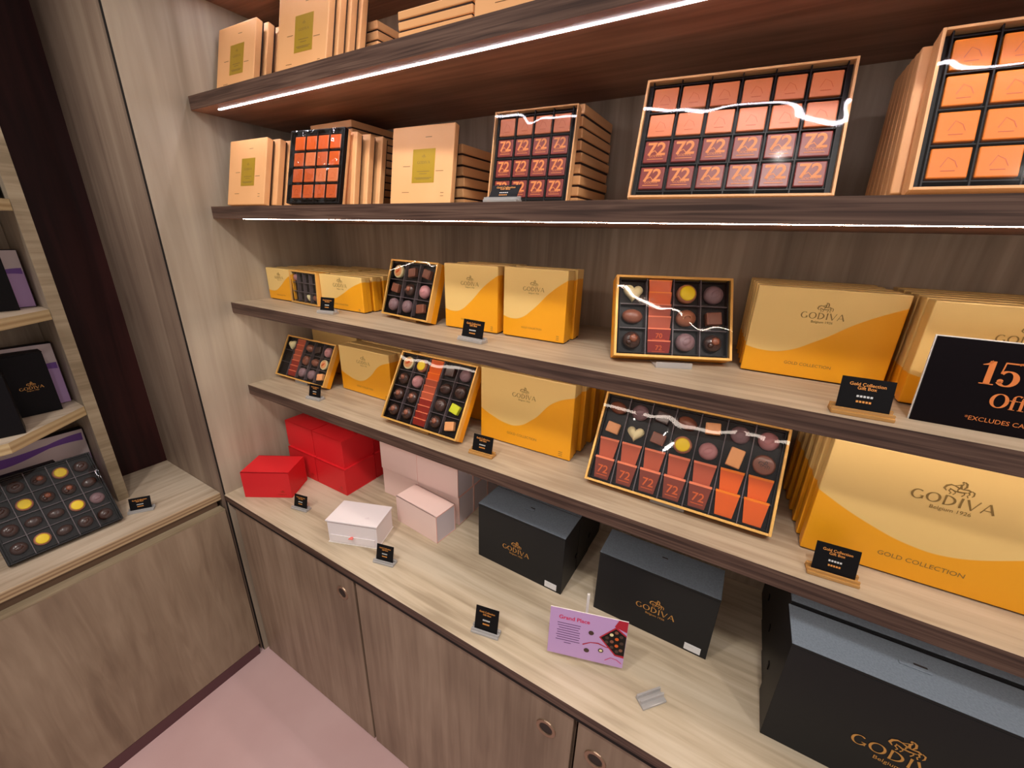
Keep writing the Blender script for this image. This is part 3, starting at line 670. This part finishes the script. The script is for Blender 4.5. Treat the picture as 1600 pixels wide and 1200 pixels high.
for k in range(3):
    gold_box((.822+.001*k, .138+.052*k, 1.485), 1.5, .164, .168, .045, f'square gold box next to the nine-piece tray, {O5[k]} from the front', 'square gold boxes, left row', front=(k == 0), sz=.33)
for k in range(2):
    gold_box((1.001+.002*k, .146+.052*k, 1.485), .8, .167, .169, .045, f'square gold box in the right of the two square rows, {O5[k]} from the front', 'square gold boxes, right row', front=(k == 0), sz=.33)
S = [('foil_orange', ''), ('foil_orange', ''), ('foil_brown', ''), ('foil_brown', ''), ('foil_red', '70'), ('foil_red', '72')]
tray_box((1.312, .07, 0), 26, 24, .233, .168, .04, 4, 3, [['heart', None, 'dot', 'mauve'], ['oval', None, 'shell', 'square'], ['truffle', None, 'mauve', 'truffle']],
         'chocolate tray turned at an angle on the third shelf, with a striped shell piece', shelfz=1.485, deep=.014, slabs=[(1, 0, 1, S, .92)])
easel((1.418, .118, 1.485), 26, 'small clear easel under the angled chocolate tray')
for k in range(5):
    gold_box((1.538-.004*k, .178+.042*k, 1.485), .8, .219, .166, .038, f'wide gold box right of the angled tray, {O5[k]} from the front', 'wide gold boxes right of the angled tray', front=(k == 0), sz=.29)
for k in range(6):
    gold_box((1.768, .124+.042*k, 1.485), .8, .222, .166, .038, f'wide gold box behind the discount sign, {O5[k]} from the front', 'wide gold boxes behind the discount sign', front=(k == 0), sz=.29)

# ------------------------------------------------------------------ shelf D
S2 = [('foil_brown', '')]*4+[('foil_red', '')]*3
tray_box((.012, .098, 0), 1, 28.5, .276, .158, .034, 5, 3, [['heart', None, 'oval', 'square_dark', 'round_pink'], [None, None, 'round_milk', 'oval', 'tartlet'], [None, None, 'mauve', 'mauve', 'caramel']],
         'tilted chocolate tray on the fourth shelf against the side wall', shelfz=1.186, deep=.014, slabs=[(1, 0, 1, S2, .95)])
easel((.15, .125, 1.186), 1, 'small clear easel under the tray by the side wall')
for k in range(2):
    gold_box((.03, .262+.045*k, 1.186), 0, .262, .165, .04, f'gold box behind the far left tray, fourth shelf, {O5[k]} from the front', 'gold boxes behind the far left tray', front=False)
for k in range(4):
    gold_box((.315+.006*k, .166+.045*k, 1.186), 0, .245, .165, .04, f'gold box between the two left trays, fourth shelf, {O5[k]} from the front', 'gold boxes between the two left trays', front=(k == 0), sz=.26)
S3 = [('foil_orange', '')]*3+[('foil_brown', '')]*3+[('foil_red', '')]*4
tray_box((.643, .04, 0), 0, 30.5, .281, .212, .036, 5, 4, [['tartlet', 'dot', None, 'square_dark', 'mauve'], ['truffle', 'round_pink', None, 'oval_dark', 'round'], ['truffle', 'truffle', None, 'round', 'green'], ['truffle', 'truffle', None, 'truffle', 'caramel']],
         'tilted chocolate tray with a column of orange and red squares and a lime green piece', shelfz=1.186, deep=.014, slabs=[(2, 0, 1, S3, .92)])
easel((.78, .07, 1.186), 0, 'small clear easel under the tray with the lime green piece', amber=True)
for k in range(3):
    gold_box((.655, .215+.055*k, 1.186), 0, .272, .208, .05, f'gold box behind the tray with the lime green piece, {O5[k]} from the front', 'gold boxes behind the lime green tray', front=False)
for k in range(4):
    gold_box((.942+.005*k, .134+.062*k, 1.186), 1, .27, .208, .05, f'big gold box at the middle of the fourth shelf, {O5[k]} from the front', 'big gold boxes, middle of the fourth shelf', front=(k == 0), sz=.25)
two = [('foil_brown', ''), ('foil_deep', '72')]; og = [('foil_orange', ''), ('foil_orange', '')]
tray_box((1.278, .066, 0), .4, 31, .373, .212, .03, 7, 4,
         [['oval', 'mauve', 'square_dark', 'oval', 'caramel', 'mauve', 'round_pink'], ['caramel', 'heart', 'square', 'dot', 'round_pink', 'bar', 'emblem'], [None]*7, [None]*7],
         'widest chocolate tray, seven columns with standing wrapped squares, on the fourth shelf', shelfz=1.186, deep=.014, film='film',
         slabs=[(i, .02, .48, two if i < 5 else og, .72) for i in range(7)])
easel((1.46, .095, 1.186), 0, 'small clear easel under the widest chocolate tray')
for k in range(6):
    gold_box((1.700-.004*k, .09+.041*k, 1.186), 1.5, .335, .23, .031, f'biggest gold box, right end of the fourth shelf, {O5[k]} from the front', 'biggest gold boxes, right end of the fourth shelf', front=(k == 0), sz=.29)

# ------------------------------------------------------------------ counter: red boxes
def card_box(loc, yaw, w, h, d, mats, label, group, kind):
    r = root('gift_box', (loc[0], loc[1], loc[2]+.0004), yaw); tag(r, label, 'gift box', group)
    card, side, edge = mats
    def f1():
        b = MB(); b.box(0, w, .0035, d-.0035, 0.0, h-.004, card, faces={'left': side, 'right': side})
        for y0, y1 in ((0, .003), (d-.003, d)): b.box(-.001, w+.001, y0, y1, 0, h, card, bev=.0006, faces={'left': edge, 'right': edge})
        b.box(-.001, w+.001, 0.003, d-.003, 0, .0025, card, faces={'left': edge, 'right': edge}); return b.mesh('body')
    def f2(): return MB().box(-.001, w+.001, 0.0, d, h-.0035, h, card, bev=.0006, faces={'left': edge, 'right': edge}).mesh('lid')
    link('body', cached(('cb', w, h, d, card), f1), r); link('lid', cached(('cl', w, h, d, card), f2), r)
    return r
RED = ('red_card', 'red_card', 'red_card')
r = card_box((.078, -.122, .8), 31, .168, .105, .12, RED, 'single red gift box standing apart in front of the red stack', None, 'red')
def fr():
    b = MB(); godiva_word(b, .136, .014, .03, 'red_foil'); return b.mesh('lettering')
link('lettering', cached('redlogo', fr), r)
def fe():
    b = MB(); emblem(b, .138, .022, .009, 'red_foil'); return b.mesh('emblem')
link('emblem', cached('redemb', fe), r)
for j in range(2):
    for i in range(2):
        for k in range(2):
            if j == 1 and k == 1 and False: continue
            wi = ('left', 'right')[i]; up = ('lower', 'upper')[j]; fb = ('front', 'rear')[k]
            x = (.045, .2145)[i]+(-.010 if j else 0); y = .080+.143*k+(.010 if j else 0)
            o = card_box((x, y, .8+.1085*j), 0, .1635, .108, .139, RED, f'red gift box in the red stack, {up} layer, {fb} row, {wi} of its pair', 'red gift boxes in the stack', 'red')
            if j == 0 and k == 0: link('lettering', cached('redlogo', fr), o); link('emblem', cached('redemb', fe), o)
PK = ('pink_card', 'pink_side', 'pink_edge')
card_box((.637, .08, .8), -5, .185, .1, .086, PK, 'small pale pink gift box standing alone before the pink stack', None, 'pink')
for j in range(2):
    for i in range(2):
        for k in range(3):
            up = ('lower', 'upper')[j]; fb = ('front', 'middle', 'rear')[k]; wi = ('left', 'right')[i]
            card_box(((.478, .654)[i], .172+.0865*k-.004*j, .8+.1095*j), 0, .173, .109, .0845, PK, f'pale pink gift box in the pink stack, {up} layer, {fb} row, {wi}', 'pale pink gift boxes in the stack', 'pink')
# white box with drawer
t = root('gift_box', (.53, -.109, .8003), 20.6); tag(t, 'low white gift box with a coral ribbon tab and raised lid', 'gift box')
link('body', MB().box(0, .164, .002, .104, 0, .074, 'white_card', bev=.0008).box(-.002, .166, -.001, .106, 0, .0022, 'white_edge').mesh('body'), t)
link('drawer', MB().box(.008, .156, -.0008, .002, .006, .03, 'white_card').box(.008, .156, -.0012, -.0006, .0298, .031, 'white_edge').mesh('drawer'), t)
o = link('ribbon_tab', MB().prism([(.075, -.012), (.090, -.012), (.086, -.001), (.079, -.001)], .0315, .0335, 'coral').mesh('tab'), t); o['label'] = 'coral ribbon tab'
lid = link('lid', MB().box(-.003, .168, 0, .108, 0, .005, 'white_card', bev=.001).mesh('lid'), t, (0, -.002, .0790), (-R(2.1), 0, 0))
b = MB()
for pts, ws in EMB: b.ribbon(pts, ws, 'pink_side', y=0, sc=.009, ox=.12, oz=.03)
b.v = [(x, z, .0055) for x, y, z in b.v]; link('logo', b.mesh('logo'), lid)

# black boxes
def black_box(loc, yaw, w, h, d, label, group=None, sticker=True, lg=True, lw=.052, lz=.46, lx=.5, lidgap=False):
    r = root('gift_box', (loc[0], loc[1], loc[2]+.0004), yaw); tag(r, label, 'gift box', group)
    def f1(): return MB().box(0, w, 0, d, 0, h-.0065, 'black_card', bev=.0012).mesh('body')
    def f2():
        b = MB().box(-.0005, w+.0005, -.0005, d+.0005, h-.006, h, 'black_card', bev=.0012, faces={'top': 'black_lid_sheen'}); return b.mesh('lid')
    def f3(): return MB().box(w*.44, w*.56, d*.52, d*.60, h+.0002, h+.0022, 'black_lid_sheen', bev=.0008).box(w*.5, w*.55, d*.63, d*.66, h+.0002, h+.001, 'grommet_dark').mesh('tab')
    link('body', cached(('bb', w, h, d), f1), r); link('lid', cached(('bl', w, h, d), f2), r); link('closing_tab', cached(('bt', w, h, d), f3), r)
    if lg:
        b = MB(); k = logo(b, w*lx, h*lz, lw, 'logo_gold', y=-.0009); link('lettering', b.mesh('lettering'), r)['label'] = 'gold lettering'
        b = MB(); emblem(b, w*lx+lw*.02, h*lz+k*.78, k*1.25, 'logo_gold', -.0009); link('emblem', b.mesh('emblem'), r)['label'] = 'gold rider emblem'
    if sticker:
        b = MB().box(w-.05, w-.014, -.0011, -.0003, .006, .026, 'sticker_white', bev=.0003); b.box(w-.046, w-.03, -.0013, -.0011, .018, .0195, 'tag_white'); o = link('sticker', b.mesh('sticker'), r); o['label'] = 'small white sticker'
    def f4(): return MB().box(w-.0002, w+.0018, d*.88, d*.98, h*.3, h*.36, 'deep_black').box(-.0018, .0002, d*.88, d*.98, h*.3, h*.36, 'deep_black').mesh('clasp')
    link('clasp', cached(('bc', w, h, d), f4), r)
    return r
black_box((.96, .096, .8), -1, .277, .189, .102, 'leftmost black gift box with a gold logo beside the pink stack', lw=.086, lz=.42, lx=.47)
for k in range(2): black_box((.962, .2+.1035*k, .8), -1, .277, .189, .1, f'plain black gift box behind the leftmost black box, {O5[k]} behind it', 'black boxes behind the leftmost one', sticker=False, lg=False)
black_box((1.327, .102, .8), 0, .276, .185, .1, 'middle black gift box with a gold logo behind the lilac leaflet', lw=.09, lz=.42, lx=.54)
black_box((1.715, -.004, .8), .8, .36, .25, .098, 'largest black gift box at the lower right corner, its lid brightly lit', lw=.13, lz=.41, lx=.52, sticker=False)
for k in range(3): black_box((1.718, .1+.1*k, .8), .8, .36, .255, .097, f'plain large black gift box behind the largest one, {O5[k]} behind it', 'large black boxes behind the largest one', sticker=False, lg=False)

# ------------------------------------------------------------------ left unit contents
cy = ['dot', 'round', 'oval_dark', 'round_milk', 'oval', 'truffle']
grid = [['oval', 'round', 'round', 'dot', 'round_milk'], ['dot', 'truffle', 'oval_dark', 'round_milk', 'oval'], ['round_milk', 'oval', 'dot', 'round', 'mauve'], ['round', 'dot', 'mauve', 'round_milk', 'oval']]
grid = [['oval_dark', 'round', 'truffle', 'dot', 'round'], ['round', 'dot', 'truffle', 'truffle', 'oval_dark'], ['round', 'oval_dark', 'oval_dark', 'dot', 'mauve'], ['round', 'dot', 'oval_dark', 'round', 'round']]
tray_box((-.118, -.654, 0), 89, 33, .25, .245, .026, 5, 4, grid, 'large black tray of round chocolates with yellow topped pieces on the left counter', frame='tray_black', body='deep_black', shelfz=.8, rim=.004, walls=True, film='film', deep=.014)
# lilac printed boxes and black boxes (front faces +x)
def lilac_box(loc, w, h, t, label, yaw=90, band=.6):
    r = root('gift_box', loc, yaw); tag(r, label, 'gift box')
    link('body', MB().box(0, w, .002, t, .0004, h, 'deep_black', bev=.001, faces={'right': 'lilac'}).mesh('body'), r)
    b = MB().box(.002, w-.002, 0, .002, .002, h-.002, 'lilac')
    b.box(.002, w-.002, -.0003, .0, h*.64, h-.002, 'cream')
    pts = [(w*(.02+.96*i/20), h*(band+.04*math.sin(i/20*6.3+2))) for i in range(21)]; b.ribbon(pts, [h*(.05+.07*abs(math.sin(i/20*3.4+.6))) for i in range(21)], 'purple', y=-.0006)
    link('sleeve', b.mesh('sleeve'), r)
    return r
lilac_box((-.350, -.60, 1.481), .222, .166, .03, 'lilac and cream printed box on the upper shelf at far left')
def plain_black(loc, yaw, w, h, d, label, lg=False, tilt=0):
    r = root('gift_box', (loc[0], loc[1], loc[2]+d*math.sin(R(tilt))+.0005), yaw, tilt); tag(r, label, 'gift box')
    link('body', MB().box(0, w, 0, d, 0, h-.004, 'deep_black', bev=.0015).mesh('body'), r); link('lid', MB().box(-.0005, w+.0005, -.0005, d+.0005, h-.0038, h, 'deep_black', bev=.0012).mesh('lid'), r)
    if lg:
        b = MB(); k = logo(b, w*.72, h*.45, w*.3, 'logo_gold'); link('lettering', b.mesh('lettering'), r)
        b = MB(); emblem(b, w*.726, h*.45+k*.78, k*1.25, 'logo_gold', -.0006); link('emblem', b.mesh('emblem'), r)
    return r
plain_black((-.300, -.60, 1.481), 90, .178, .166, .045, 'black gift box standing before the lilac box on the upper left shelf')
plain_black((-.298, -.60, 1.781), 90, .22, .12, .1, 'black gift box on the highest left shelf at the edge of the photo')
lilac_box((-.350, -.60, 1.168), .222, .2, .03, 'lilac and cream printed box on the lower shelf at far left')
plain_black((-.292, -.58, 1.168), 88, .165, .19, .045, 'black gift box with a faint gold logo on the lower left shelf', lg=True)
plain_black((-.18, -.72, 1.168), 80, .2, .17, .06, 'black gift box at the left edge of the photo on the lower left shelf')
lilac_box((-.37, -.72, .8), .345, .262, .03, 'purple and lilac printed box standing behind the black tray of round chocolates', band=.86)
plain_black((-.31, -.74, .8), 90, .27, .195, .022, 'flat black box leaning between the lilac box and the black chocolate tray', tilt=2)
